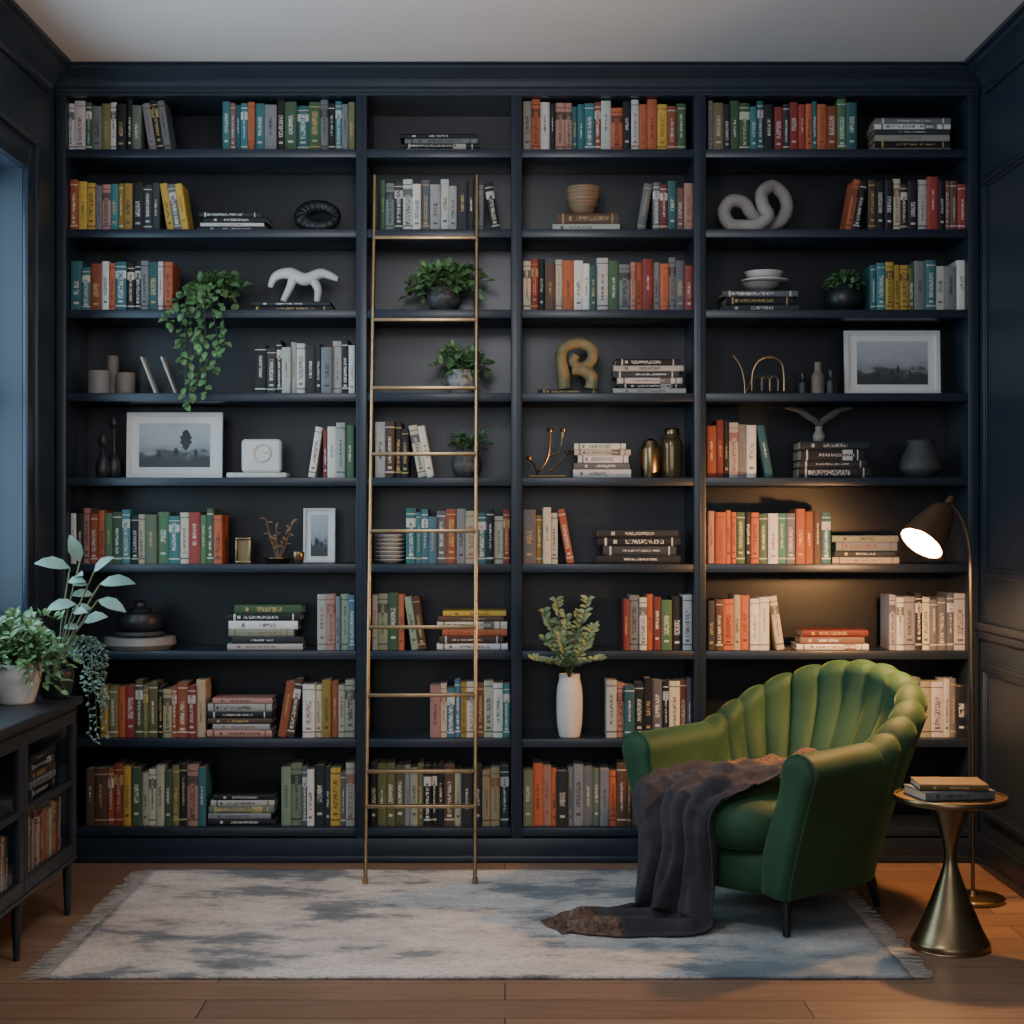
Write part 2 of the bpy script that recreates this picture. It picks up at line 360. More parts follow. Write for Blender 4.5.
def book_geo(b):
    w,h,d=b['w'],b['h'],b['d']; t=min(.0025,w*.15); bl=min(.004,w*.2)
    outer=[(0,d),(0,bl),(w*.12,bl*.35),(w*.32,0),(w*.68,0),(w*.88,bl*.35),(w,bl),(w,d)]
    inner=[(t,d),(t,bl+t),(w*.2,bl*.5+t),(w*.35,t),(w*.65,t),(w*.8,bl*.5+t),(w-t,bl+t),(w-t,d)]
    n=8; v=[];f=[];m=[];uv=[]
    for z in (0,h):
        v+=[(x,y,z) for x,y in outer]; v+=[(x,y,z) for x,y in inner]
    for k in range(n-1):
        f.append([k,k+1,16+k+1,16+k]); m.append(0)
        if 0<k<n-2: 
            u0=outer[k][0]/w; u1=outer[k+1][0]/w; uv+=[(u0,0),(u1,0),(u1,1),(u0,1)]
        else: uv+=[(-1,0)]*4
        f.append([8+k+1,8+k,24+k,24+k+1]); m.append(0); uv+=[(-1,0)]*4
        f.append([k+1,k,8+k,8+k+1]); m.append(0); uv+=[(-1,0)]*4
        f.append([16+k,16+k+1,24+k+1,24+k]); m.append(0); uv+=[(-1,0)]*4
    f.append([0,16,24,8]); m.append(0); uv+=[(-1,0)]*4
    f.append([7,15,31,23]); m.append(0); uv+=[(-1,0)]*4
    o=32; e=.003
    x0,x1,y0,y1,z0,z1=t*.9,w-t*.9,bl+t,d-e,e,h-e
    v+=[(x0,y0,z0),(x1,y0,z0),(x1,y1,z0),(x0,y1,z0),(x0,y0,z1),(x1,y0,z1),(x1,y1,z1),(x0,y1,z1)]
    for q in ([3,2,1,0],[4,5,6,7],[0,1,5,4],[1,2,6,5],[2,3,7,6],[3,0,4,7]):
        f.append([o+i for i in q]); m.append(1); uv+=[(-1,0)]*4
    return v,f,m,uv
def emit_books(lst,name,single=True):
    V=[];F=[];Mi=[];UV=[];cov=[];ink=[];par=[]
    for b in lst:
        v,f,m,uv=book_geo(b); o=len(V)
        V+= v if single else [tuple(b['M']@Vector(p)) for p in v]
        F+=[[o+i for i in q] for q in f]; Mi+=m; UV+=uv
        nl=len(uv); cov+=list(b['c']+(1,))*nl; ink+=list(b['ink']+(1,))*nl; par+=list(b['par']+(1,))*nl
    me=bpy.data.meshes.new(name); me.from_pydata(V,[],F); me.materials.append(BOOKM); me.materials.append(PAGE)
    me.polygons.foreach_set('material_index',Mi)
    u=me.uv_layers.new(name='UVMap'); u.data.foreach_set('uv',[c for p in UV for c in p])
    for nm,dt in (('cov',cov),('ink',ink),('par',par)):
        a=me.color_attributes.new(name=nm,type='FLOAT_COLOR',domain='CORNER'); a.data.foreach_set('color',dt)
    o=bpy.data.objects.new(name,me); COL.objects.link(o)
    if single: o.matrix_world=lst[0]['M']
    return o
GP='white white cream grey dark dark char teal orange brown yellow pink red'.split()
def brow(row,x0,x1,hp,pal,leanL=0,leanR=0,wavg=8.4,y=.045):
    pal=pal.split(); k=K(y); u=S*k; xs=X(x0,y); xe=X(x1,y); z=ZS[row]+.0004; h0=hp*u
    th=math.radians(R.uniform(8,11)); wl=wavg*u
    Ls=(h0*math.sin(th)+leanL*wl*1.12/math.cos(th)) if leanL else 0
    Rs=(h0*math.sin(th)+leanR*wl*1.12/math.cos(th)) if leanR else 0
    L=xe-xs-Ls-Rs; n=max(1,round(L/wl)); ws=[R.uniform(.6,1.4) for _ in range(n)]; t=L/sum(ws); ws=[w*t for w in ws]
    g='books on the '+ROWN[row]
    def pick(i,n):
        if R.random()<.18: return R.choice(GP)
        f=i/max(1,n); return pal[min(len(pal)-1,int(f*len(pal)))] if R.random()<.65 else R.choice(pal)
    def lab(c,st='standing upright'): return f"{NM.get(c,c)} hardcover book {st} on the {ROWN[row]}"
    tot=n+leanL+leanR; x=xs+Ls; i=leanL
    for w in ws:
        c=pick(i,tot); i+=1; h=h0*R.uniform(.92,1.03) if R.random()<.8 else h0*R.uniform(.86,.92)
        yy=y+R.uniform(-.006,.01)
        bk(w-.0006,h,R.uniform(.13,.17),Matrix.Translation((x+.0003,yy,z)),c,lab(c),g); x+=w
    xx=x+h0*.94*math.tan(th)
    for j in range(leanR):
        c=pick(i,tot); i+=1; w=wl*R.uniform(.8,1.05); h=h0*R.uniform(.92,1.0)
        M=Matrix.Translation((xx,y+.003,z))@Matrix.Rotation(-th,4,'Y'); bk(w,h,.14,M,c,lab(c,'leaning sideways'),g); xx+=w/math.cos(th)+.0008
    xx=xs+Ls-h0*.94*math.tan(th)
    for j in range(leanL):
        c=pick(leanL-1-j,tot); w=wl*R.uniform(.8,1.05); h=h0*R.uniform(.92,1.0)
        M=Matrix.Translation((xx,y+.003,z))@Matrix.Rotation(th,4,'Y')@Matrix.Translation((-w,0,0)); bk(w,h,.14,M,c,lab(c,'leaning sideways'),g); xx-=w/math.cos(th)+.0008
MSTK=Matrix(((0,0,1,0),(0,1,0,0),(-1,0,0,0),(0,0,0,1)))
def bstack(row,x0,x1,ytop,n,pal,y=.05,zb=None,where=None,d=.16):
    pal=pal.split(); u=S*K(y); z=(ZS[row] if zb is None else zb)+.0004; tot=(B[row]-ytop)*u if zb is None else ytop
    ws=[R.uniform(.75,1.25) for _ in range(n)]; t=tot/sum(ws); full=(x1-x0)*u; x=X(x0,y)
    for i,w in enumerate(ws):
        w*=t; l=full*(1-(.0 if i==0 else R.uniform(0,.14))); ox=x+R.uniform(0,1)*(full-l); c=pal[i%len(pal)]
        dd=d*R.uniform(.9,1.05); cx=ox+l/2; cy=y+dd/2
        M=Matrix.Translation((cx,cy,z))@Matrix.Rotation(R.uniform(-.03,.03),4,'Z')@Matrix.Translation((-l/2,-dd/2,w-.0004))@MSTK
        bk(w-.0005,l,dd,M,c,f"{NM.get(c,c)} book lying flat in a stack on the {where or ROWN[row]}",'books on the '+(where or ROWN[row])); z+=w
    return z
brow(0,67,178,52,'olive green grey olive teal dark sage yellow dark grey',0,3)
brow(0,222,355,51,'teal teal orange orange dark green green yellow grey olive')
bstack(0,400,480,131,4,'char dark grey dark')
brow(0,523,686,51,'orange red pink teal teal orange dark white orange yellow green')
brow(0,708,857,51,'beige green green teal dark char red orange olive green teal')
bstack(0,873,951,115,6,'grey dark white char white grey')
brow(1,70,196,50,'orange orange cream teal yellow yellow green char teal grey dark',0,3)
bstack(1,197,268,210,4,'char white dark char')
brow(1,380,502,52,'green green white grey white white char teal dark',0,1)
brow(1,635,693,50,'grey white dark white pink orange grey',1,0)
bstack(1,553,620,211,2,'white brown')
brow(1,840,967,53,'orange brown dark cream white brown red pink olive red',2,0)
brow(2,70,172,50,'teal green white orange orange dark grey teal red orange')
zst=bstack(2,249,333,300,2,'dark char')
brow(2,523,693,52,'red orange green white grey teal cream pink white dark orange grey red')
zbw=bstack(2,722,799,289,3,'char dark grey')
brow(2,871,967,50,'teal green yellow yellow olive teal white grey blue')
brow(3,255,355,53,'green grey white white char sage white dark white')
zgs=bstack(3,538,600,388.5,1,'dark')
bstack(3,613,686,358,6,'white dark white char white dark')
brow(4,305,354,55,'white grey dark white green cream',1,0)
brow(4,375,438,55,'orange white dark white cream teal dark',0,2)
bstack(4,573,631,443,5,'white grey white cream white')
brow(4,707,776,56,'orange red dark white dark white teal grey',0,1)
zan=bstack(4,799,871,441,4,'dark char dark char')
brow(5,70,222,54,'grey pink orange green dark cream sage teal red green orange')
brow(5,406,510,54,'teal blue grey orange orange cream green dark yellow yellow')
brow(5,523,577,55,'orange yellow cream white sage grey',0,1)
bstack(5,597,681,530,4,'dark char dark char')
brow(5,708,831,54,'pink orange orange grey dark green teal white orange brown teal')
bstack(5,832,899,536,4,'cream char grey cream')
bstack(6,227,302,606,6,'white char sage white dark green')
brow(6,317,355,56,'white sage grey white blue')
brow(6,372,431,57,'white sage green cream orange brown',0,2)
bstack(6,437,508,612,6,'white brown orange cream brown yellow')
brow(6,623,692,55,'orange red char white green dark white')
brow(6,708,787,55,'pink orange cream orange white brown dark',0,1)
bstack(6,797,869,631,3,'white pink red')
brow(6,890,967,56,'white grey sage char grey white')
brow(7,100,205,56,'brown orange olive olive dark grey orange red beige')
bstack(7,207,272,700,6,'pink white brown dark white pink')
brow(7,274,355,59,'orange brown white cream yellow orange white yellow',2,0)
brow(7,430,510,57,'teal blue orange yellow brown cream white yellow')
brow(7,606,692,58,'white teal grey white pink dark cream orange grey')
brow(7,905,967,58,'grey cream brown white grey dark')
brow(8,85,206,60,'brown orange red olive yellow cream green olive beige char')
bstack(8,208,274,797,5,'dark grey sage white dark')
brow(8,281,355,62,'sage grey white char green sage white')
brow(8,370,509,61,'green olive grey beige dark brown cream char beige white')
brow(8,523,660,61,'orange pink char grey sage orange brown grey red')

# ---------------------------------------------------------------- decor helpers
def lathe_item(name,px,row,y,prof,m,label,cat,z=None,seg=32,rf=None,group=None):
    u=S*K(y); mb=MB(); c=Vector((X(px,y),y,(ZS[row] if z is None else z)+.0005))
    mb.lathe([(r*u,h*u) for r,h in prof],c,seg=seg,rf=rf); return make(name,mb,m,loc=c,label=label,cat=cat,group=group)
def vesselp(rb,pts,t=1.4):
    o=[(0,0),(rb,0)]+pts; inn=[(max(r-t,.3),z) for r,z in reversed(pts)]; inn=[(r,max(z,t)) for r,z in inn]
    return o+inn+[(0,t)]
def sm(prof,n=5):
    return [(p.x,p.y) for p in cat_rom([(a,b,0) for a,b in prof],n)]
def plant(name,px,row,y,potprof,potm,label,foliage,z=None,center=None,rf=None,potname='pot'):
    u=S*K(y); c=Vector(center) if center else Vector((X(px,y),y,(ZS[row] if z is None else z)+.0005))
    rt=root(name,c,label,'plant')
    mb=MB(); mb.lathe([(r*u,h*u) for r,h in potprof],c,rf=rf); make(potname,mb,potm,rt)
    top=max(h for r,h in potprof)*u; rr=[r for r,h in potprof if h>max(h for r,h in potprof)*.8]; 
    mb=MB(); mb.lathe([(0,top*.80),(max(rr)*u*.8,top*.80),(max(rr)*u*.8,top*.86),(0,top*.88)],c,seg=20); make('soil',mb,SOIL,rt)
    mb=MB(); foliage(mb,c+Vector((0,0,top*.86))); make('foliage',mb,[foliage.m,STEM],rt,recalc=False,ang=180)
    return rt
def bush(m,rx,ry,rz,ns,nl,ll,lw,droop=.4,ymax=.30,bias=(0,0),xlim=None,zmax=None):
    def f(mb,p0):
        for i in range(ns):
            a=2*math.pi*(i+R.random()*.6)/ns; q=R.uniform(.35,1.)
            e=p0+Vector((rx*math.cos(a)*q+bias[0],ry*math.sin(a)*q+bias[1],rz*(R.uniform(.3,1.)*(1-droop*q*R.random()))))
            if R.random()<droop: e.z-=rz*.6*R.random()
            mid=p0+(e-p0)*.45+Vector((0,0,rz*.45))
            pts=cat_rom([p0,mid,e],6)
            for p in pts:
                p.y=min(p.y,ymax)
                if zmax: p.z=min(p.z,zmax)
            mb.tube(pts,.0012,4,1)
            for j in range(nl):
                t=.2+.8*(j+R.random())/nl; idx=min(len(pts)-1,int(t*(len(pts)-1)+.5)); p=pts[idx]
                d=(p-p0).normalized()*.6+Vector((R.uniform(-1,1),R.uniform(-1,.8),R.uniform(-.5,.7)))
                if p.y>ymax-.03: d.y=-abs(d.y)
                if zmax and p.z>zmax-.03: d.z=-abs(d.z)*.5
                if xlim and p.x<xlim: d.x=abs(d.x)
                mb.leaf(p,d,ll*R.uniform(.7,1.2),lw*R.uniform(.7,1.2))
    f.m=m; return f
def frame_item(px0,px1,py0,row,y,label,fw=4.5,matw=8,trees=((.2,.3),(.36,.18),(.62,.5),(.72,.35),(.84,.25)),wide=.16):
    u=S*K(y); x0,x1=X(px0,y),X(px1,y); z0=ZS[row]+.0022; z1=Z(py0,y); t=.018; f=fw*u; g=matw*u
    rt=root('picture_frame',((x0+x1)/2,y,z0),label,'picture frame')
    A=Matrix.Translation(((x0+x1)/2,y,z0))@Matrix.Rotation(math.radians(-3),4,'X')@Matrix.Translation((-(x0+x1)/2,-y,-z0))
    mb=MB()
    for a,b,c,d in ((x0,x1,z0,z0+f),(x0,x1,z1-f,z1),(x0,x0+f,z0+f,z1-f),(x1-f,x1,z0+f,z1-f)): mb.box(a,b,y,y+t,c,d,.0015,M=A)
    mb.box(x0+.002,x1-.002,y+t-.004,y+t,z0+.002,z1-.002,M=A)
    make('frame',mb,FRAMEW,rt,smooth=False)
    mb=MB(); mb.box(x0+f,x1-f,y+.007,y+.010,z0+f,z1-f,M=A); make('mat',mb,MATB,rt,smooth=False)
    pr=(x0+f+g,x1-f-g,z0+f+g*.8,z1-f-g*.8)
    mb=MB(); mb.box(pr[0],pr[1],y+.0055,y+.0075,pr[2],pr[3],M=A)
    make('print',mb,PRINT,rt,smooth=False)
    W_=pr[1]-pr[0]; H_=pr[3]-pr[2]
    for q,hh in trees:
        xx=pr[0]+W_*q; zz=pr[2]+H_*.14; n=13; pts=[];rad=[]
        for i in range(n):
            s=i/(n-1); pts.append(A@Vector((xx+.001*math.sin(i*2.1),y+.005,zz+H_*hh*s)))
            cr=math.sin(math.pi*max(0,(s-.35)/.65))**.7 if s>.35 else 0
            rad.append(.0009+H_*hh*wide*cr*(1.15 if i%2 else .8))
        mb=MB(); mb.tube(pts,rad,6,flat=.04); make('tree_silhouette',mb,INK,rt)
    return rt
def tube_obj(name,paths,y,m,label,cat,seg=12,closed=False,n=8,zfit=None,flat=1.):
    mb=MB()
    for pts,r in paths:
        pp=cat_rom([P(a,b,y+c) for a,b,c in pts],n,closed); u=S*K(y)
        rr=[x*u for x in r] if isinstance(r,(list,tuple)) else r*u
        if isinstance(rr,list):
            N=len(pp); q=[]
            for i in range(N):
                t=i/(N-1)*(len(rr)-1); k=int(min(t,len(rr)-2)); q.append(rr[k]*(1-(t-k))+rr[k+1]*(t-k))
            rr=q
        mb.tube(pp,rr,seg,closed=closed,flat=flat)
    if zfit is not None:
        dz=zfit+.0005-min(v.z for v in mb.v)
        for v in mb.v: v.z+=dz
    return make(name,mb,m,label=label,cat=cat,ang=60)

# row 2
mb=MB(); y=.13; u=S*K(y); c=P(319,211,y); n=96; pts=[];rad=[]
for i in range(n):
    a=2*math.pi*i/n; v=Vector((17*u*math.cos(a),9*u*math.sin(a)*.6,11*u*math.sin(a))); pts.append(c+v); rad.append(u*(6.6-1.4*math.cos(a))*(1+.05*math.cos(a*16)))
mb.tube(pts,rad,16,closed=True)
dz=ZS[1]+.0005-min(v.z for v in mb.v)
for v in mb.v: v.z+=dz
make('sculpture',mb,BLACKC,label='black ribbed ceramic ring sculpture on a shelf',cat='sculpture',ang=60)
lathe_item('bowl',583,1,.12,vesselp(9,sm([(10,1),(14,8),(16.5,18),(17,28)]),1.6),mat('striped_basket','#8d7258',.7,var=.5,scale=6,stretch=(1,1,40)),'brown striped woven bowl standing on two flat books','bowl',z=ZS[1]+18*S*K(.05)+.002,rf=lambda a,z:1+.015*math.sin(a*30))
tube_obj('sculpture',[([(730,224,-.02),(724,212,-.02),(731,201,-.02),(744,203,-.01),(752,214,.0),(764,224,.015),(780,221,.02),(787,208,.03),(783,194,.03),(772,186,.02),(762,193,-.01),(763,205,-.035),(768,216,-.045),(757,225,-.05),(743,226,-.04)],6.6)],.14,mat('pale_clay','#a9a49f',.6,var=.06,bump=.1),'pale grey knotted ceramic loop sculpture on a shelf','sculpture',seg=14,closed=True,zfit=ZS[1])
# row 3
tube_obj('sculpture',[([(270,284,0),(276,273,0),(290,270,0),(305,276,0),(322,270,0),(338,276,0)],[2.5,4.5,6,6.5,5,2.5]),
 ([(294,272,0),(290,284,-.01),(283,298,-.02)],[5,4,3]),([(312,275,0),(318,286,.01),(317,298,.02)],[5,4,3])],.11,WHITEC,'white branching coral-like sculpture on two dark books','sculpture',zfit=zst)
u=S*K(.12)
lathe_item('bowl',761,2,.12,vesselp(9,sm([(10,1),(16,4),(20,9)]),1.5),GREYC,'shallow grey bowl under a smaller white bowl on dark books','bowl',z=zbw)
lathe_item('plate',765,2,.12,[(0,0),(14,0),(24,2.0),(24,3.2),(13,1.5),(0,1.4)],WHITEC,'white plate resting over a grey bowl','plate',z=zbw+9.2*u)
lathe_item('bowl',764,2,.12,vesselp(8,sm([(9,1),(16,4),(20,9.5)]),1.5),WHITEC,'small white bowl stacked on a plate','bowl',z=zbw+11*u)
dark_net=lambda a,z:1+.02*math.sin(a*14)
plant('potted_plant',444,2,.11,vesselp(8,sm([(9,1),(15,7),(17,15),(13,23),(12,25)]),1.5),mat('netted_pot','#4b4a4a',.6,var=.6,scale=60),'leafy green houseplant in a dark round pot on a shelf',bush(LEAF,.18,.09,.115,46,10,.044,.026,.75,ymax=.27,zmax=ZS[1]-TH-.012),rf=dark_net)
plant('potted_plant',844,2,.12,vesselp(9,sm([(10,1),(17,8),(18,18),(13,27),(10,30)]),1.5),BLACKC,'small trailing plant in a dark round vase on a shelf',bush(LEAFD,.085,.08,.075,28,9,.032,.018,.95,ymax=.27,zmax=ZS[1]-TH-.012),rf=dark_net)
def pothos(mb,p0):
    bush(LEAF,.14,.08,.10,30,7,.038,.030,.5,ymax=.26,bias=(.07,-.04),zmax=ZS[1]-TH-.014)(mb,p0)
    for ex,ez in ((174,326),(184,362),(200,345),(190,404),(214,372),(224,350),(196,388),(206,396),(186,405)):
        y=-.05-R.random()*.03
        pts=cat_rom([p0,Vector((X(ex*.5+100,0.02),.02,p0.z+.04)),Vector((X(ex*.8+39,y),y,ZS[2]+.03)),Vector((X(ex+R.uniform(-8,8),y),y,(ZS[2]+Z(ez,y))/2)),Vector((X(ex,y),y-.01,Z(ez,y)))],7)
        mb.tube(pts,.0013,4,1)
        for i,p in enumerate(pts[8:]):
            mb.leaf(p,(R.uniform(-1,1),R.uniform(-1,-.1),R.uniform(-.9,.1)),R.uniform(.026,.040),R.uniform(.020,.030))
pothos.m=LEAF
plant('potted_plant',207,2,.13,vesselp(13,sm([(14,1),(16,10),(17,18)]),1.5),BLACKC,'trailing pothos with vines spilling over the shelf edge',pothos)
# row 4
lathe_item('vase',99,3,.11,vesselp(10,[(11,1),(11,23),(10.5,24)],2),GREYC,'short grey stoneware cylinder vase among two others','vase')
lathe_item('vase',113,3,.16,vesselp(5.5,[(6,1),(6,38),(5.5,40)],1.5),TAUPE,'tall slim taupe cylinder vase among two others','vase')
lathe_item('vase',126,3,.11,vesselp(8.5,[(9,1),(9,21),(8.5,22)],2),TAUPE,'short taupe cylinder vase beside a grey one','vase')
for a in (143,163):
    mb=MB(); y=.13; p=P(a,357,y); q=P(a+15,392,y); dx=q.x-p.x; h=p.z-ZS[3]
    A=Matrix.Translation((q.x,y,ZS[3]+.004))@Matrix.Rotation(-math.atan2(dx,h),4,'Y')
    mb.box(-.008,.0,-.03,.04,0,math.hypot(dx,h)-.004,.002,M=A); make('ornament',mb,WHITEC,loc=(q.x,y,ZS[3]),label='thin white slanted blade ornament leaning on a shelf',cat='ornament',group='slanted white blades on the fourth shelf')
plant('potted_plant',462,3,.11,vesselp(9,sm([(10,1),(14,7),(15,15),(12,22),(11,25)]),1.5),mat('pale_netted_pot','#8f8d8a',.6,var=.5,scale=60),'small green plant in a grey textured round pot',bush(LEAF,.13,.07,.10,32,9,.038,.022,.7,ymax=.27,zmax=ZS[2]-TH-.012),rf=dark_net)
tube_obj('sculpture',[([(565,385,0),(563,368,0),(561,352,0),(567,342,0),(581,339,.01),(592,346,.01),(591,357,.01),(581,363,0),(573,358,-.01),(576,351,-.01)],[7,6.5,6,5.5,6,6,5.5,5,4.5,4]),
 ([(572,366,0),(583,366,0),(592,374,0),(591,385,0)],[5,6.5,6.5,7])],.10,mat('ochre_stone','#857755',.6,var=.25,scale=30,bump=.2),'ochre looping abstract sculpture on a thin dark book','sculpture',zfit=zgs)
tube_obj('ornament',[([(733,352,0),(740,362,0),(744,376,0),(745,390,0)],1.3),([(745,391,0),(751,378,0.02),(752,372,.02)],1.0)],.1,BRASS,'thin curved brass stem ornament on a shelf','ornament',zfit=ZS[3],seg=8)
mb=MB(); y=.12; u=S*K(y)
mb.tube(cat_rom([P(752,391,y),P(753,372,y),P(760,360,y),P(771,357,y),P(781,362,y),P(784,376,y),P(784,391,y)],6),1.2*u,8)
for a in (758,766,774):
    mb.tube(cat_rom([P(a-4,391,y+.02),P(a-4,380,y+.02),P(a,376,y+.02),P(a+4,380,y+.02),P(a+4,391,y+.02)],5),.9*u,6)
mb.box(X(751,y),X(785,y),y-.015,y+.035,ZS[3]+.0005,ZS[3]+.006,.002)
make('ornament',mb,BRASS,label='brass wire arch ornament with small loops on a shelf',cat='ornament')
for a,w,h,m in ((803,5.5,22,BLACKC),(818,6.5,33,TAUPE),(831,6,25,BLACKC)):
    lathe_item('bottle',a,3,.13,vesselp(w*.8,sm([(w,1),(w,h*.55),(w*.6,h*.72),(w*.55,h)]),1),m,'small stoneware bottle in a cluster of three','bottle',group='small bottles on the fourth shelf')
frame_item(845,941,330,3,.14,'white-framed misty landscape photograph standing on a shelf',trees=((.3,.16),(.5,.2),(.58,.3),(.75,.18)),wide=.12)
# row 5
frame_item(126,222,412,4,.14,'white-framed black-and-white landscape photograph with trees',trees=((.28,.22),(.52,.3),(.66,.72),(.80,.26)),wide=.2)
for a,h,yy in ((103,42,.1),(114,60,.14)):
    u=S*K(yy); lathe_item('vase',a,4,yy,vesselp(5,sm([(6,1),(7.5,8),(6,18),(2,27),(1.8,h-12),(4.5,h-6),(3.5,h)]),.8),BLACKC,'slender black bud vase beside a white frame','vase',group='black bud vases on the fifth shelf')
mb=MB(); y=.09; mb.box(X(227,y),X(287,y),y-.02,y+.09,ZS[4]+.0005,ZS[4]+.022,.006,seg=3); make('tray',mb,WHITEC,label='low cream slab under a ceramic block',cat='tray')
mb=MB(); mb.box(X(241,y),X(281,y),y,y+.05,ZS[4]+.023,ZS[4]+.022+34*S*1.01,.016,seg=5)
MX=Matrix.Rotation(math.pi/2,3,'X')
mb.lathe([(.030,-.004),(.030,.005),(.034,.008),(.038,.005),(.038,-.004)],P(262,453,y),M=MX,seg=28)
mb.lathe([(0,-.004),(.014,-.003),(.014,.006),(.010,.010),(.0,.011)],P(267,450,y),M=MX,seg=24)
make('sculpture',mb,WHITEC,label='rounded cream ceramic block with a circular relief on a slab',cat='sculpture')
plant('potted_plant',467,4,.12,vesselp(8,sm([(9,1),(14,7),(15,15),(12,24),(11,27)]),1.5),MATS['netted_pot'],'small sparse plant in a dark round pot on a shelf',bush(LEAFD,.10,.06,.09,18,7,.028,.018,.6,ymax=.27,zmax=ZS[3]-TH-.012),rf=dark_net)
mb=MB(); y=.1; u=S*K(y)
for pts in ([(536,473),(548,455),(550,430)],[(548,455),(560,448),(563,430)],[(549,470),(558,462),(568,452)],[(538,473),(534,462),(529,458)]):
    mb.tube(cat_rom([P(a,b,y) for a,b in pts],5),1.1*u,6)
for a,b in ((550,430),(563,430),(568,452),(529,458)): mb.lathe([(0,0),(2.6*u,0),(3.2*u,3*u),(2.6*u,3.6*u),(0,3*u)],P(a,b,y),seg=12)
mb.tube([P(529,474.5,y),P(566,474.5,y)],1.6*u,8)
dz=ZS[4]+.0005-min(v.z for v in mb.v)
for v in mb.v: v.z+=dz
make('candle_holder',mb,BRASSD,label='branching brass twig candle holder on a shelf',cat='candle holder')
lathe_item('canister',650.5,4,.1,[(0,0),(9,0),(9.6,1),(9.6,29),(8.8,31),(8,33),(6.5,37),(2.5,39),(0,40)],BRASSD,'brushed brass lidded canister beside an amber jar','canister')
mb=MB(); y=.12; u=S*K(y); rt=root('jar',P(672,B[4],y),'amber glass jar with ridged sides','jar'); rt.location.z=ZS[4]+.0005
AMB=mat('amber_glass','#5e5034',.15,.3,var=.2)
mb.lathe([(r*u,h*u) for r,h in vesselp(9,sm([(10,1),(10.8,10),(10.8,34),(8,40),(6.5,44)],4),1.2)],rt.location,rf=lambda a,z:1+.02*math.sin(a*12)); make('body',mb,AMB,rt)
mb=MB(); mb.lathe([(0,44*u),(7.5*u,44*u),(7.5*u,48*u),(6*u,50*u),(0,50*u)],rt.location); make('lid',mb,BRASSD,rt)
lathe_item('vase',921,4,.12,vesselp(12,sm([(14,1),(21,8),(20,18),(16,27),(13,34),(14,38)]),1.8),mat('charcoal_stone','#454547',.6,var=.15,bump=.1),'wide charcoal vase with tapered neck on a shelf','vase')
y=.1; u=S*K(y); rt=root('vase_with_dried_leaves',(X(819,y),y,zan+.0005),'small grey vase holding long drooping dried leaves','vase')
mb=MB(); mb.lathe([(r*u,h*u) for r,h in vesselp(4.5,sm([(5.5,1),(6,6),(3.5,11),(4,15)]),1)],rt.location); make('vase',mb,GREYC,rt)
p0=rt.location+Vector((0,0,12*u))
for ex,ez,mx in ((785,408,800),(803,414,808),(838,414,830),(852,408,838)):
    mb=MB(); pts=cat_rom([p0,Vector((X(819+(ex-819)*.15,y),y,Z(421,y))),P(mx,ez+3,y),P(ex,ez,y)],6); n=len(pts)
    mb.tube(pts,[u*(.8+2.0*math.sin(math.pi*min(1,i/(n-1))**1.3)) for i in range(n)],8,flat=.3)
    make('dried_leaf',mb,mat('dried_leaf','#4b4a47',.7,var=.2),rt)
# row 6
mb=MB(); y=.1; z0=ZS[5]+.0005; a,b=X(235,y),X(251,y); h=26*S; w=.010
mb.box(a,b,y,y+.05,z0,z0+w,.003); mb.box(a,b,y,y+.05,z0+h-w,z0+h,.003); mb.box(a,a+w,y,y+.05,z0+w,z0+h-w,.003); mb.box(b-w,b,y,y+.05,z0+w,z0+h-w,.003)
mb.box(a+w,b-w,y+.02,y+.024,z0+w,z0+h-w)
make('clock',mb,BRASSD,label='tiny rectangular brass desk clock case on a shelf',cat='clock')
y=.1; u=S*K(y); rt=root('dried_arrangement',(X(278,y),y,ZS[5]+.0005),'dried twigs with leaves standing in a shallow brass dish','plant')
mb=MB(); mb.lathe([(0,0),(10*u,0),(15*u,5*u),(14.5*u,6*u),(10*u,2*u),(0,2*u)],rt.location); make('dish',mb,BRASSD,rt)
mb=MB()
for ex,ez in ((266,519),(276,528),(292,522),(286,532),(272,538)):
    pts=cat_rom([rt.location+Vector((0,0,2*u)),P((279+ex)/2,545,y),P(ex,ez,y)],5); mb.tube(pts,.9*u*.5,5)
    for p in pts[4:]: mb.leaf(p,(R.uniform(-1,1),-.3,R.uniform(0,1)),.026,.011)
make('twig',mb,mat('dried_twig','#8a694c',.8,var=.2),rt,recalc=False)
frame_item(303,335,508,5,.14,'small white-framed photograph standing on a shelf',fw=2.5,matw=5,trees=((.35,.3),(.65,.2)))
lathe_item('cup',298,5,.045,vesselp(4,sm([(4.5,1),(6,5),(6.5,10),(6,12)]),1),BRASSD,'small dark brass cup in front of a picture frame','cup')
for i in range(7):
    y=.1;u=S*K(y); lathe_item('bowl',390,5,y,[(0,0),(9,0),(15.2,3.6),(15.2,4.1),(13.8,4.1),(8,1.2),(0,1.2)],WHITEC,'white bowl in a nested stack','bowl',z=ZS[5]+i*4.1*u,group='stacked white bowls on the sixth shelf')
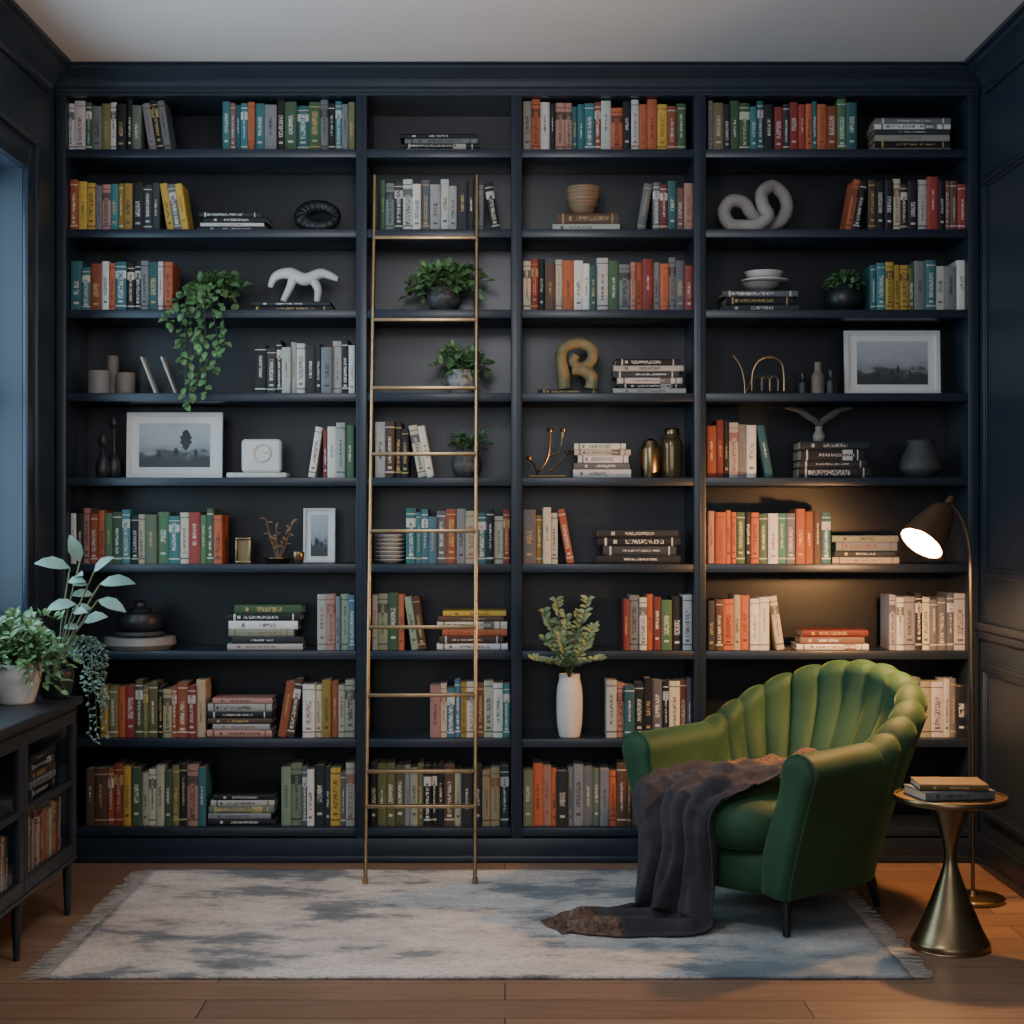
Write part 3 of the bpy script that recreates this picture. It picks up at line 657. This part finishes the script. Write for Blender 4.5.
# row 7
y=.11;u=S*K(y)
lathe_item('plate',140,6,y,[(0,0),(30,0),(36,5),(35,12),(30,12.5),(0,11)],GREYC,'thick round grey stone platter under a black pot','plate')
lathe_item('plate',139,6,y,[(0,0),(24,0),(26,2),(25,5),(0,5)],mat('dark_slate','#3b3a3c',.6),'dark slate disc on a grey platter','plate',z=ZS[6]+12.6*u)
rt=root('pot',(X(140,y),y,ZS[6]+18.2*u),'black lidded round pot on a slate disc','pot')
mb=MB(); mb.lathe([(r*u,h*u) for r,h in [(0,0),(18,0),(22,4),(23,11),(20,17),(12,19),(0,19)]],rt.location); make('body',mb,BLACKC,rt)
mb=MB(); mb.lathe([(r*u,h*u) for r,h in [(0,19),(11,19),(11.5,22),(5,24.5),(4.5,28),(6,30),(0,31)]],rt.location); make('lid',mb,BLACKC,rt)
# eucalyptus vase
y=.062;u=S*K(y); rt=root('vase_with_eucalyptus',(X(569.5,y),y,ZS[7]+.0005),'tall white ceramic vase holding leafy eucalyptus branches','vase')
mb=MB(); mb.lathe([(r*u,h*u) for r,h in vesselp(9.5,sm([(10.5,1),(12.5,14),(13.2,32),(12.6,48),(10.5,58),(10.5,63)],5),1.5)],rt.location,seg=40); make('vase',mb,WHITEC,rt)
mb=MB(); p0=rt.location+Vector((0,-.01,56*u))
for ex,ez in ((544,612),(556,600),(566,616),(588,600),(594,628),(534,660),(599,660),(576,632),(560,636),(588,644),(545,638),(552,622),(580,614)):
    yy=-.06+R.uniform(-.035,.02)
    pts=cat_rom([p0,Vector((X(569+(ex-569)*.15,-.0),-.016,Z(668,-.01))),P(569+(ex-569)*.6,ez*.55+665*.45,yy*.8-.01),P(ex,ez,yy)],6)
    mb.tube(pts,.0018,5,1)
    for p in pts[7:]:
        for sgn in (-1,1): mb.leaf(p,(sgn*R.uniform(.5,1),R.uniform(-.8,.1),R.uniform(.1,1)),R.uniform(.026,.038),R.uniform(.015,.022),up=(R.uniform(-.5,.5),-1.1,.8))
make('foliage',mb,[LEAFE,STEM],rt,recalc=False,ang=180)

# ---------------------------------------------------------------- ladder
lad=root('ladder',(-.316,-.44,0.013),'slim brass library ladder leaning against the bookcase','ladder')
def lpos(z): return -.44+(.443)*(z/2.748)
for x in (-.521,-.112):
    mb=MB(); mb.tube([Vector((x,lpos(z),z)) for z in (.02,1.4,2.748)],.0075,12); mb.lathe([(0,0.0131),(.011,0.0131),(.011,.033),(.008,.035),(0,.035)],(x,lpos(0),0),seg=14); make('rail',mb,BRASS,lad)
for py in (238,320,388,454,531,627,695,771,806):
    z=1.5
    for _ in range(20): z=Z(py,lpos(z))
    mb=MB(); yy=lpos(z); mb.box(-.521,-.112,yy-.016,yy+.010,z-.007,z+.007,.0025); make('rung',mb,BRASS,lad)

# ---------------------------------------------------------------- armchair
CP=Vector((.974,-.79,0.0135)); TH_=math.radians(-50)
ch=root('armchair',CP,'green velvet channel-back tub armchair with rounded arms and black legs','chair',rot=TH_)
A_,B_=.378,.36; LA=.345
def smooth(x): x=max(0,min(1,x)); return x*x*(3-2*x)
def upath(t):
    if t<.24: return Vector((-A_,-LA*(1-t/.24),0)),Vector((-1,0,0))
    if t>.76: return Vector((A_,-LA*((t-.76)/.24),0)),Vector((1,0,0))
    ph=math.pi*(1-(t-.24)/.52); 
    return Vector((A_*math.cos(ph),B_*math.sin(ph),0)),Vector((math.cos(ph)/A_,math.sin(ph)/B_,0)).normalized()
NC=13
def section(t):
    q=(t-.24)/.52; inarc=0<q<1; sw=math.sin(math.pi*q) if inarc else 0
    bw=sw**1.3 if inarc else 0
    H=.612+.228*bw - (.012*(1-min(t,1-t)/.24) if not inarc else 0)
    F=.058+.09*min(1,bw*1.3); r=.068-.013*bw
    cm=smooth((q+.03)/.07)*smooth((1.03-q)/.07) if -.03<q<1.03 else 0
    ph=abs(math.sin(math.pi*NC*q)) if inarc else 1
    groove=(1-ph**.40)*cm
    H-=.003*groove
    pts=[];mk=[]
    for j in range(16):
        s=j/15; pts.append([-.055+(F+.055)*s**1.15,.125+(H-r-.125)*s]); mk.append(smooth((s-.5)/.4)*.75)
    for j in range(1,14):
        a=math.pi*j/14; pts.append([F-r+r*math.cos(a),H-r+r*math.sin(a)]); mk.append(.85)
    for j in range(16):
        s=j/15; z=H-r-(H-r-.14)*s; pts.append([(F-2*r)+(-.16-(F-2*r))*smooth(min(1,s*1.25)),z]); mk.append(1)
    N=len(pts); nr=[]
    for i in range(N):
        a=pts[max(i-1,0)];b=pts[min(i+1,N-1)]; tx,tz=b[0]-a[0],b[1]-a[1]; l=math.hypot(tx,tz) or 1
        nr.append((tz/l,-tx/l))
    dsp=-.022*groove
    out=[]
    for p,m_,n_ in zip(pts,mk,nr): out.append((p[0]+n_[0]*dsp*m_,p[1]+n_[1]*dsp*m_))
    return out,nr
NT=420; rows=[]; 
def ring(t,fw=0.,inset=0.):
    c,n=upath(t); sec,nr=section(t); f=Vector((0,-fw,0))
    return [c+f+n*(a-nn[0]*inset)+Vector((0,0,b-nn[1]*inset)) for (a,b),nn in zip(sec,nr)]
rr=.034
for i in range(7,0,-1):
    al=math.pi/2*i/7; rows.append(ring(0,rr*math.sin(al),rr*(1-math.cos(al))))
for i in range(NT+1): rows.append(ring(i/NT))
for i in range(1,8):
    al=math.pi/2*i/7; rows.append(ring(1,rr*math.sin(al),rr*(1-math.cos(al))))
mb=MB(); mb.grid(rows,closed=True,cap=True)
make('backrest',mb,VELVET,ch,local=True,ang=75,label='channel-tufted green velvet shell forming back and arms')
for t in (0,1):
    pts=[p+Vector((0,-.006,0)) for p in ring(t,0,-.001)]
    mb=MB(); mb.tube(pts,.005,8); make('piping',mb,VELVET,ch,local=True)
def sup(n=72,ax=.262,ay=.325,e=3.4,cy=-.085):
    o=[]
    for i in range(n):
        a=2*math.pi*i/n; c,s=math.cos(a),math.sin(a)
        o.append(Vector((ax*math.copysign(abs(c)**(2/e),c),cy+ay*math.copysign(abs(s)**(2/e),s),0)))
    return o
def pillow(prof,ax,ay,cy):
    o=sup(ax=ax,ay=ay,cy=cy); c=Vector((0,cy,0)); rows=[]
    for ins,z in prof: rows.append([c+(p-c)*(1-ins/.26)+Vector((0,0,z)) for p in o])
    m=MB(); m.grid(rows,closed=True,cap=True); return m
make('seat_cushion',pillow([(.06,.262),(.015,.268),(.0,.285),(-.010,.32),(-.012,.35),(-.006,.385),(.012,.41),(.04,.428),(.09,.44),(.15,.446),(.22,.448),(.25,.448)],.262,.335,-.09),VELVET,ch,local=True,ang=80)
make('seat_base',pillow([(.05,.125),(.01,.13),(.0,.15),(0,.24),(.01,.262),(.05,.266),(.2,.266)],.285,.335,-.06),VELVET,ch,local=True,ang=60)
for x,y,sx,sy in ((-.27,-.30,-.02,-.02),(.27,-.30,.02,-.02),(-.2,.22,-.02,.03),(.2,.22,.02,.03)):
    mb=MB(); mb.tube([Vector((x,y,.14)),Vector((x+sx*.5,y+sy*.5,.07)),Vector((x+sx,y+sy,0))],[.021,.017,.012],14); make('leg',mb,BLACKM,ch,local=True)

# ---------------------------------------------------------------- throw blanket
RZ=Matrix.Rotation(TH_,3,'Z')
def CL(x,y,z): return CP*1+RZ@Vector((x,y,z))
Ls=[CL(-.13,.08,.455),CL(-.19,-.10,.458),CL(-.23,-.28,.452),CL(-.235,-.385,.437),CL(-.24,-.435,.38),Vector((.485,-.92,.25)),Vector((.46,-.93,.10)),Vector((.43,-.93,.030)),Vector((.33,-.93,.018)),Vector((.20,-.96,.018)),Vector((.15,-1.0,.018))]
Rs=[CL(.235,-.02,.55),CL(.225,-.16,.53),CL(.17,-.30,.475),CL(.12,-.395,.445),CL(.09,-.445,.38),Vector((.715,-1.15,.25)),Vector((.70,-1.17,.10)),Vector((.67,-1.18,.030)),Vector((.52,-1.22,.018)),Vector((.34,-1.22,.018)),Vector((.22,-1.18,.018))]
Lc=cat_rom(Ls,10); Rc=cat_rom(Rs,10); nu=96; grid=[]
NR=len(Lc)
for i,(l,r) in enumerate(zip(Lc,Rc)):
    v=i/(NR-1); row=[]
    tn=(Lc[min(i+1,NR-1)]+Rc[min(i+1,NR-1)])-(Lc[max(i-1,0)]+Rc[max(i-1,0)]); tn.normalize()
    nm=(r-l).normalized().cross(tn); 
    if v<.35 or v>.66:
        if nm.z<0: nm=-nm
    elif nm.y>0: nm=-nm
    fl_=smooth((v-.60)/.12)
    for j in range(nu+1):
        u=j/nu; uu=u+.05*math.sin(v*9+u*4)+.08*noise.noise(Vector((v*4,u*2,9)))
        p=l.lerp(r,u)
        amp=.013+.020*smooth((v-.15)/.3)
        w=math.sin(uu*2*math.pi*2.8+.6)+.45*math.sin(uu*2*math.pi*5.3+v*7)+1.1*noise.noise(Vector((uu*4,v*5,3)))+.6*noise.noise(Vector((uu*13,v*10,5)))
        off=(w+1.3)*amp*.8
        if v>.66: off=max(0,off)*.8
        ed=smooth(min(u,1-u)/.10); off*=(1-fl_)+fl_*ed
        if v>.9: off*=1-.6*smooth((v-.9)/.1)
        q=p+nm*off
        if l.z>.42: q.z+=.035*max(0,noise.noise(Vector((u*4+v*8,v*26,1))))
        q+=(r-l).normalized()*.012*math.sin(v*14+u*3)*smooth((v-.1)/.2)
        if v>.66: q.y+=.03*noise.noise(Vector((v*14,u*2,4)))
        q.z=max(q.z,.017); row.append(q)
    grid.append(row)
nb=int(NR*.13)
bl=root('throw_blanket',(.55,-1.05,.012),'charcoal wool throw with brown woven hem draped over the armchair seat','blanket')
def cloth(rows,m,name):
    mb=MB(); mb.grid(rows); o=make(name,mb,m,bl,recalc=False,ang=180)
    s=o.modifiers.new('thick','SOLIDIFY'); s.thickness=.005; s.offset=0; return o
cloth(grid[nb-2:NR-nb],THROW,'cloth'); cloth(grid[:nb-1],THROWB,'hem'); cloth(grid[NR-nb-1:],THROWB,'hem')
mb=MB()
for j in range(0,nu*2+1):
    u=j/(nu*2); k=min(nu-1,int(u*nu)); p=grid[-1][k].lerp(grid[-1][k+1],u*nu-k)
    d=Vector((-.6+R.uniform(-.4,.4),-.25+R.uniform(-.4,.4),0)).normalized(); mb.tube([p,p+d*.012+Vector((0,0,-.001)),Vector((p.x+d.x*.036,p.y+d.y*.036,.015))],.0016,5)
o=make('fringe',mb,THROWB,bl); o['kind']='stuff'

# ---------------------------------------------------------------- rug
rug=root('rug',(-.08,-.925,0),'pale grey distressed area rug with blue-grey patches and fringed ends','rug')
x0,x1,y0,y1=-1.37,1.215,-1.665,-.185
mb=MB(); nx,ny=80,46; rows=[]
for j in range(ny+1):
    rows.append([Vector((x0+(x1-x0)*i/nx+.004*noise.noise(Vector((i*.2,j*.3,1))),y0+(y1-y0)*j/ny+.006*noise.noise(Vector((i*.15,j*.1,7))),.0105+.0012*noise.noise(Vector((i*.4,j*.4,2))))) for i in range(nx+1)])
mb.grid(rows)
o=make('pile',mb,RUGM,rug,recalc=False); s=o.modifiers.new('t','SOLIDIFY'); s.thickness=.009; s.offset=-1
mb=MB()
for xx,sg in ((x0,-1),(x1,1)):
    n=190
    for i in range(n):
        y=y0+(y1-y0)*(i+.5)/n; dy=R.uniform(-.026,.026); l=R.uniform(.04,.08)
        mb.tube([Vector((xx-sg*.004,y,.008)),Vector((xx+sg*l*.5,y+dy*.4,.006)),Vector((xx+sg*l,y+dy,.003))],[.003,.0022,.0028],5)
o=make('fringe',mb,mat('cotton_fringe','#a39b93',.95,var=.3),rug); o['kind']='stuff'

# ---------------------------------------------------------------- side table
tx,ty=1.425,-1.30
st=root('side_table',(tx,ty,0),'round brass pedestal side table with hourglass base','table')
mb=MB(); mb.lathe(sm([(0,0),(.115,0),(.124,.006),(.124,.02),(.116,.034),(.098,.07),(.072,.13),(.045,.20),(.024,.26),(.019,.30),(.026,.345),(.046,.41),(.066,.466),(.0,.466)],4),(tx,ty,0),seg=48); make('base',mb,BRASSD,st,ang=60)
mb=MB(); mb.lathe([(0,.466),(.165,.466),(.176,.469),(.179,.474),(.179,.484),(.176,.488),(.17,.488),(.168,.484),(0,.484)],(tx,ty,0),seg=64); make('tabletop',mb,BRASSD,st)
z=.4850
for w,l,d,c,rz in ((.028,.235,.17,'grey',.18),(.020,.215,.16,'brown',-.05)):
    M=Matrix.Translation((tx-.005,ty-.0,z))@Matrix.Rotation(rz,4,'Z')@Matrix.Translation((-l/2,-d/2,w))@MSTK
    bk(w,l,d,M,c,('grey' if c=='grey' else 'ochre')+' hardcover book stacked on the brass side table','books on the side table',size=9); z+=w+.0005
books[-1]['c']=lin('#6a5230'); books[-2]['c']=lin('#6b7077')

# ---------------------------------------------------------------- floor lamp
lx,ly=1.68,-.665
fl=root('floor_lamp',(lx,ly,0),'slender brass floor lamp with dark adjustable shade, switched on','lamp')
mb=MB(); mb.lathe([(0,0),(.108,0),(.113,.004),(.113,.014),(.106,.02),(.02,.024),(.012,.04),(0,.04)],(lx,ly,0),seg=48); make('base',mb,BRASSD,fl)
ax=Vector((-.58,-.33,-.74)).normalized()
apex=Vector((X(947,ly),ly,Z(505,ly)))
mb=MB(); pts=cat_rom([(lx,ly,.03),(lx-.002,ly,.6),(lx-.006,ly,1.10),(lx-.008,ly,1.22),(lx-.022,ly,1.32),(lx-.048,ly,1.385),(lx-.076,ly,1.418),tuple(apex-ax*.005)],10); mb.tube(pts,.0068,12)
make('pole',mb,BRASSD,fl)
rot=Vector((0,0,-1)).rotation_difference(ax).to_matrix()
ls=1.17
mb=MB(); mb.lathe([(a,b*ls) for a,b in sm([(.0,.030),(.011,.030),(.015,.020),(.014,.0),(.026,-.008),(.046,-.03),(.062,-.07),(.076,-.125),(.082,-.158)],3)+[(.079,-.158)]+sm([(.072,-.12),(.058,-.068),(.04,-.032),(.0,-.014)],3)],apex,M=rot,seg=40)
SH=mat('lamp_shade_metal','#6a503a',.4,.5,var=.1); make('lamp_shade',mb,SH,fl)
mb=MB(); mb.lathe([(a,b*ls) for a,b in [(.0778,-.156),(.0705,-.118),(.057,-.068),(.038,-.034),(.002,-.018)]],apex,M=rot,seg=40); 
mb.f=mb.f[:-2]; mb.m=mb.m[:-2]
make('shade_liner',mb,mat('shade_liner','#f0cf96',.6,emit='#ff9a38',es=1.6),fl,label='cream glowing inside of the lamp shade')
mb=MB(); mb.lathe([(a,b*ls) for a,b in sm([(0,-.150),(.02,-.146),(.032,-.130),(.034,-.115),(.026,-.09),(.014,-.07),(.013,-.035),(0,-.035)],4)],apex,M=rot,seg=24)
make('bulb',mb,mat('lit_bulb','#ffe2b0',.5,emit='#ffc880',es=22.),fl)
bp=apex+ax*.212
l=bpy.data.lights.new('lamp_bulb_light','POINT'); l.energy=66; l.color=(1,.50,.18); l.shadow_soft_size=.03
lo=bpy.data.objects.new('lamp_bulb_light',l); lo.location=bp; COL.objects.link(lo)

# ---------------------------------------------------------------- sideboard
cx0,cx1,cy0,cy1=-1.775,-1.49,-2.08,-.845
sb=root('sideboard',((cx0+cx1)/2,(cy0+cy1)/2,0),'dark wooden sideboard with glass-paned doors and tapered legs','cabinet')
SBM=mat('dark_stained_wood','#23272e',.45,var=.15,scale=6,bump=.08)
mb=MB(); mb.box(cx0,cx1+.02,cy0-.01,cy1+.012,.728,.755,.006)
mb.box(cx0,cx1-.02,cy0,cy0+.025,.19,.728,.002); mb.box(cx0,cx1-.02,cy1-.025,cy1,.19,.728,.002)
mb.box(cx0,cx0+.012,cy0,cy1,.19,.728); mb.box(cx0,cx1-.02,cy0,cy1,.19,.215,.002); mb.box(cx0,cx1-.04,cy0+.02,cy1-.02,.455,.470,.002); mb.box(cx0,cx1-.022,-1.475,-1.45,.21,.728,.002)
mb.box(cx1-.02,cx1,cy0,cy1,.19,.205,.002); mb.box(cx1-.02,cx1,cy0,cy1,.712,.728,.002)
make('body',mb,SBM,sb,smooth=False)
for (a,b) in ((-1.46,cy1),(cy0,-1.465)):
    z0,z1=.207,.710; w=.045
    mb=MB()
    for p,q,r_,s_ in ((a,b,z0,z0+w),(a,b,z1-w,z1),(a,a+w,z0+w,z1-w),(b-w,b,z0+w,z1-w),(a+w,b-w,.452,.474)): mb.box(cx1-.0195,cx1,p+.001,q-.001,r_,s_,.003)
    d=make('door',mb,SBM,sb,smooth=False)
    mb=MB(); mb.box(cx1-.013,cx1-.010,a+w-.003,b-w+.003,z0+w-.003,z1-w+.003); o=make('glass_pane',mb,GLASS,d,smooth=False,gp=sb.location)
    mb=MB(); hy=a+.022 if a>-1.5 else b-.022
    mb.lathe([(0,0),(.004,0),(.004,.014),(.010,.018),(.010,.024),(0,.026)],(cx1,hy,.47),M=Matrix.Rotation(math.pi/2,3,'Y'),seg=16); make('knob',mb,BRASSD,d,gp=sb.location)
for lxx in (cx0+.03,cx1-.025):
    for lyy in (cy0+.03,-1.46,cy1-.03):
        mb=MB(); mb.tube([Vector((lxx,lyy,.192)),Vector((lxx,lyy,.0))],[.018,.010],12); make('leg',mb,SBM,sb)
def side_row(y0,y1,z,pal,h0):
    pal=pal.split(); y=y0
    while y<y1-.03:
        w=R.uniform(.02,.034); c=R.choice(pal); h=h0*R.uniform(.9,1.05)
        M=Matrix.Translation((cx1-.03,y,z))@Matrix.Rotation(math.pi/2,4,'Z'); bk(w-.001,h,.15,M,c,f"{NM.get(c,c)} book standing behind the sideboard glass",'books in the sideboard',size=.0032); y+=w
side_row(-1.43,-.90,.2155,'orange orange brown orange red beige cream',.20)
side_row(-2.03,-1.50,.2155,'orange brown dark red beige cream',.20)
z=.4705
for w,c in ((.03,'dark'),(.026,'grey'),(.03,'brown'),(.024,'dark'),(.028,'char')):
    M=Matrix.Translation((cx1-.03,-1.30,z))@Matrix.Rotation(math.pi/2,4,'Z')@Matrix.Translation((0,0,w))@MSTK
    bk(w-.0006,.3,.17,M,c,f"{NM.get(c,c)} book lying flat behind the sideboard glass",'books in the sideboard',size=.005); z+=w
zt=.7555; y=-.97
plant('potted_plant',0,0,y,vesselp(16,sm([(17,1),(22,18),(24.5,36),(23.5,39)]),2),WHITEC,'bushy green fern in a white ceramic pot on the sideboard',bush(LEAF,.20,.15,.21,90,15,.036,.016,.85,bias=(.01,-.04)),center=(-1.635,y-.09,zt))
def tall(mb,p0):
    for px,py,yy,l,w,dx,dz in ((70,568,-.85,.12,.055,-1,.25),(80,562,-.83,.10,.05,-.3,1),(100,584,-.80,.13,.055,1,.12),(98,600,-.84,.11,.05,1,-.3),(76,604,-.9,.10,.05,-1,-.1),(94,572,-.86,.09,.04,.8,.7),(84,622,-.88,.09,.05,.9,.3)):
        e=P(px,py,yy); pts=cat_rom([p0,p0+(e-p0)*.5+Vector((.0,0,.02)),e],8); mb.tube(pts,.0032,6,1)
        mb.leaf(e,Vector((dx,-.3,dz)),l,w,flat=.2,up=(0,-.8,.7))
        mb.leaf(pts[-4],Vector((-dx,-.5,.1)),l*.6,w*.7,flat=.2,up=(0,-.8,.7))
    for ex,ez in ((84,690),(90,735),(97,742),(103,720),(100,700),(106,735),(80,660),(94,690),(76,655),(107,705)):
        yy=R.uniform(-.82,-.77); e=P(ex,ez,yy); m1=P(ex-4,645,yy-.01)
        pts=cat_rom([p0,(p0+m1)/2+Vector((0,0,.07)),m1,(m1+e)/2+Vector((R.uniform(-.01,.01),0,0)),e],8); mb.tube(pts,.0011,4,1)
        for p in pts[10:]:
            for _ in range(2): mb.leaf(p,(R.uniform(-1,1),R.uniform(-1,1),R.uniform(-1,.2)),.018,.008)
tall.m=LEAFS
plant('potted_plant',0,0,-.91,vesselp(12,sm([(13,1),(17,14),(18,26),(16,30)]),1.6),BLACKC,'sage-green plant with large leaves and trailing stems, dark pot',tall,center=(-1.545,-.912,zt))

# ---------------------------------------------------------------- emit books
books.sort(key=lambda b:-b['size'])
for b in books[:300]:
    o=emit_books([b],'book'); meta(o,b['label'],'book',b['group'])
rest=emit_books(books[300:],'book_assortment',False); meta(rest,'remaining slim upright books mixed among the shelf rows','books','books on the shelves','stuff')
print('BOOKS',len(books))

# ---------------------------------------------------------------- camera, lights, world
cam=bpy.data.cameras.new('camera'); co=bpy.data.objects.new('camera',cam); COL.objects.link(co)
co.location=(0,-D,CH); co.rotation_euler=(math.pi/2,0,0)
cam.sensor_width=36; cam.lens=36*(D/S)/1024; cam.shift_x=(512-CX)/1024; cam.shift_y=(CY-512)/1024; cam.clip_start=.05
scene.camera=co
def area(name,loc,rot,sx,sy,e,c):
    l=bpy.data.lights.new(name,'AREA'); l.shape='RECTANGLE'; l.size=sx; l.size_y=sy; l.energy=e; l.color=c
    o=bpy.data.objects.new(name,l); o.location=loc; o.rotation_euler=rot; COL.objects.link(o); return o
area('window_daylight',(-2.12,-1.2,1.85),(0,math.radians(-90),0),1.7,1.5,58,(.58,.82,1))
area('front_fill',(-.6,-7.1,2.2),(math.radians(90),0,0),3.0,1.8,52,(.90,.94,1))  # added fill light behind the camera, simulating an unseen window
l=bpy.data.lights.new('overhead_fill','POINT'); l.energy=50; l.color=(.98,.97,1); l.shadow_soft_size=.22  # added point light without a fixture, brightens ceiling and lights shelves from above
lo=bpy.data.objects.new('overhead_fill',l); lo.location=(-.15,-2.6,2.6); COL.objects.link(lo)
w=bpy.data.worlds.new('world'); scene.world=w; w.use_nodes=True
bg=w.node_tree.nodes['Background']; tcw=w.node_tree.nodes.new('ShaderNodeTexCoord'); gr=w.node_tree.nodes.new('ShaderNodeValToRGB'); sp=w.node_tree.nodes.new('ShaderNodeSeparateXYZ')
w.node_tree.links.new(tcw.outputs['Generated'],sp.inputs[0]); w.node_tree.links.new(sp.outputs[2],gr.inputs[0]); w.node_tree.links.new(gr.outputs[0],bg.inputs[0])
gr.color_ramp.elements[0].color=(.5,.57,.66,1); gr.color_ramp.elements[1].color=(.35,.47,.66,1)
bg.inputs[1].default_value=.24
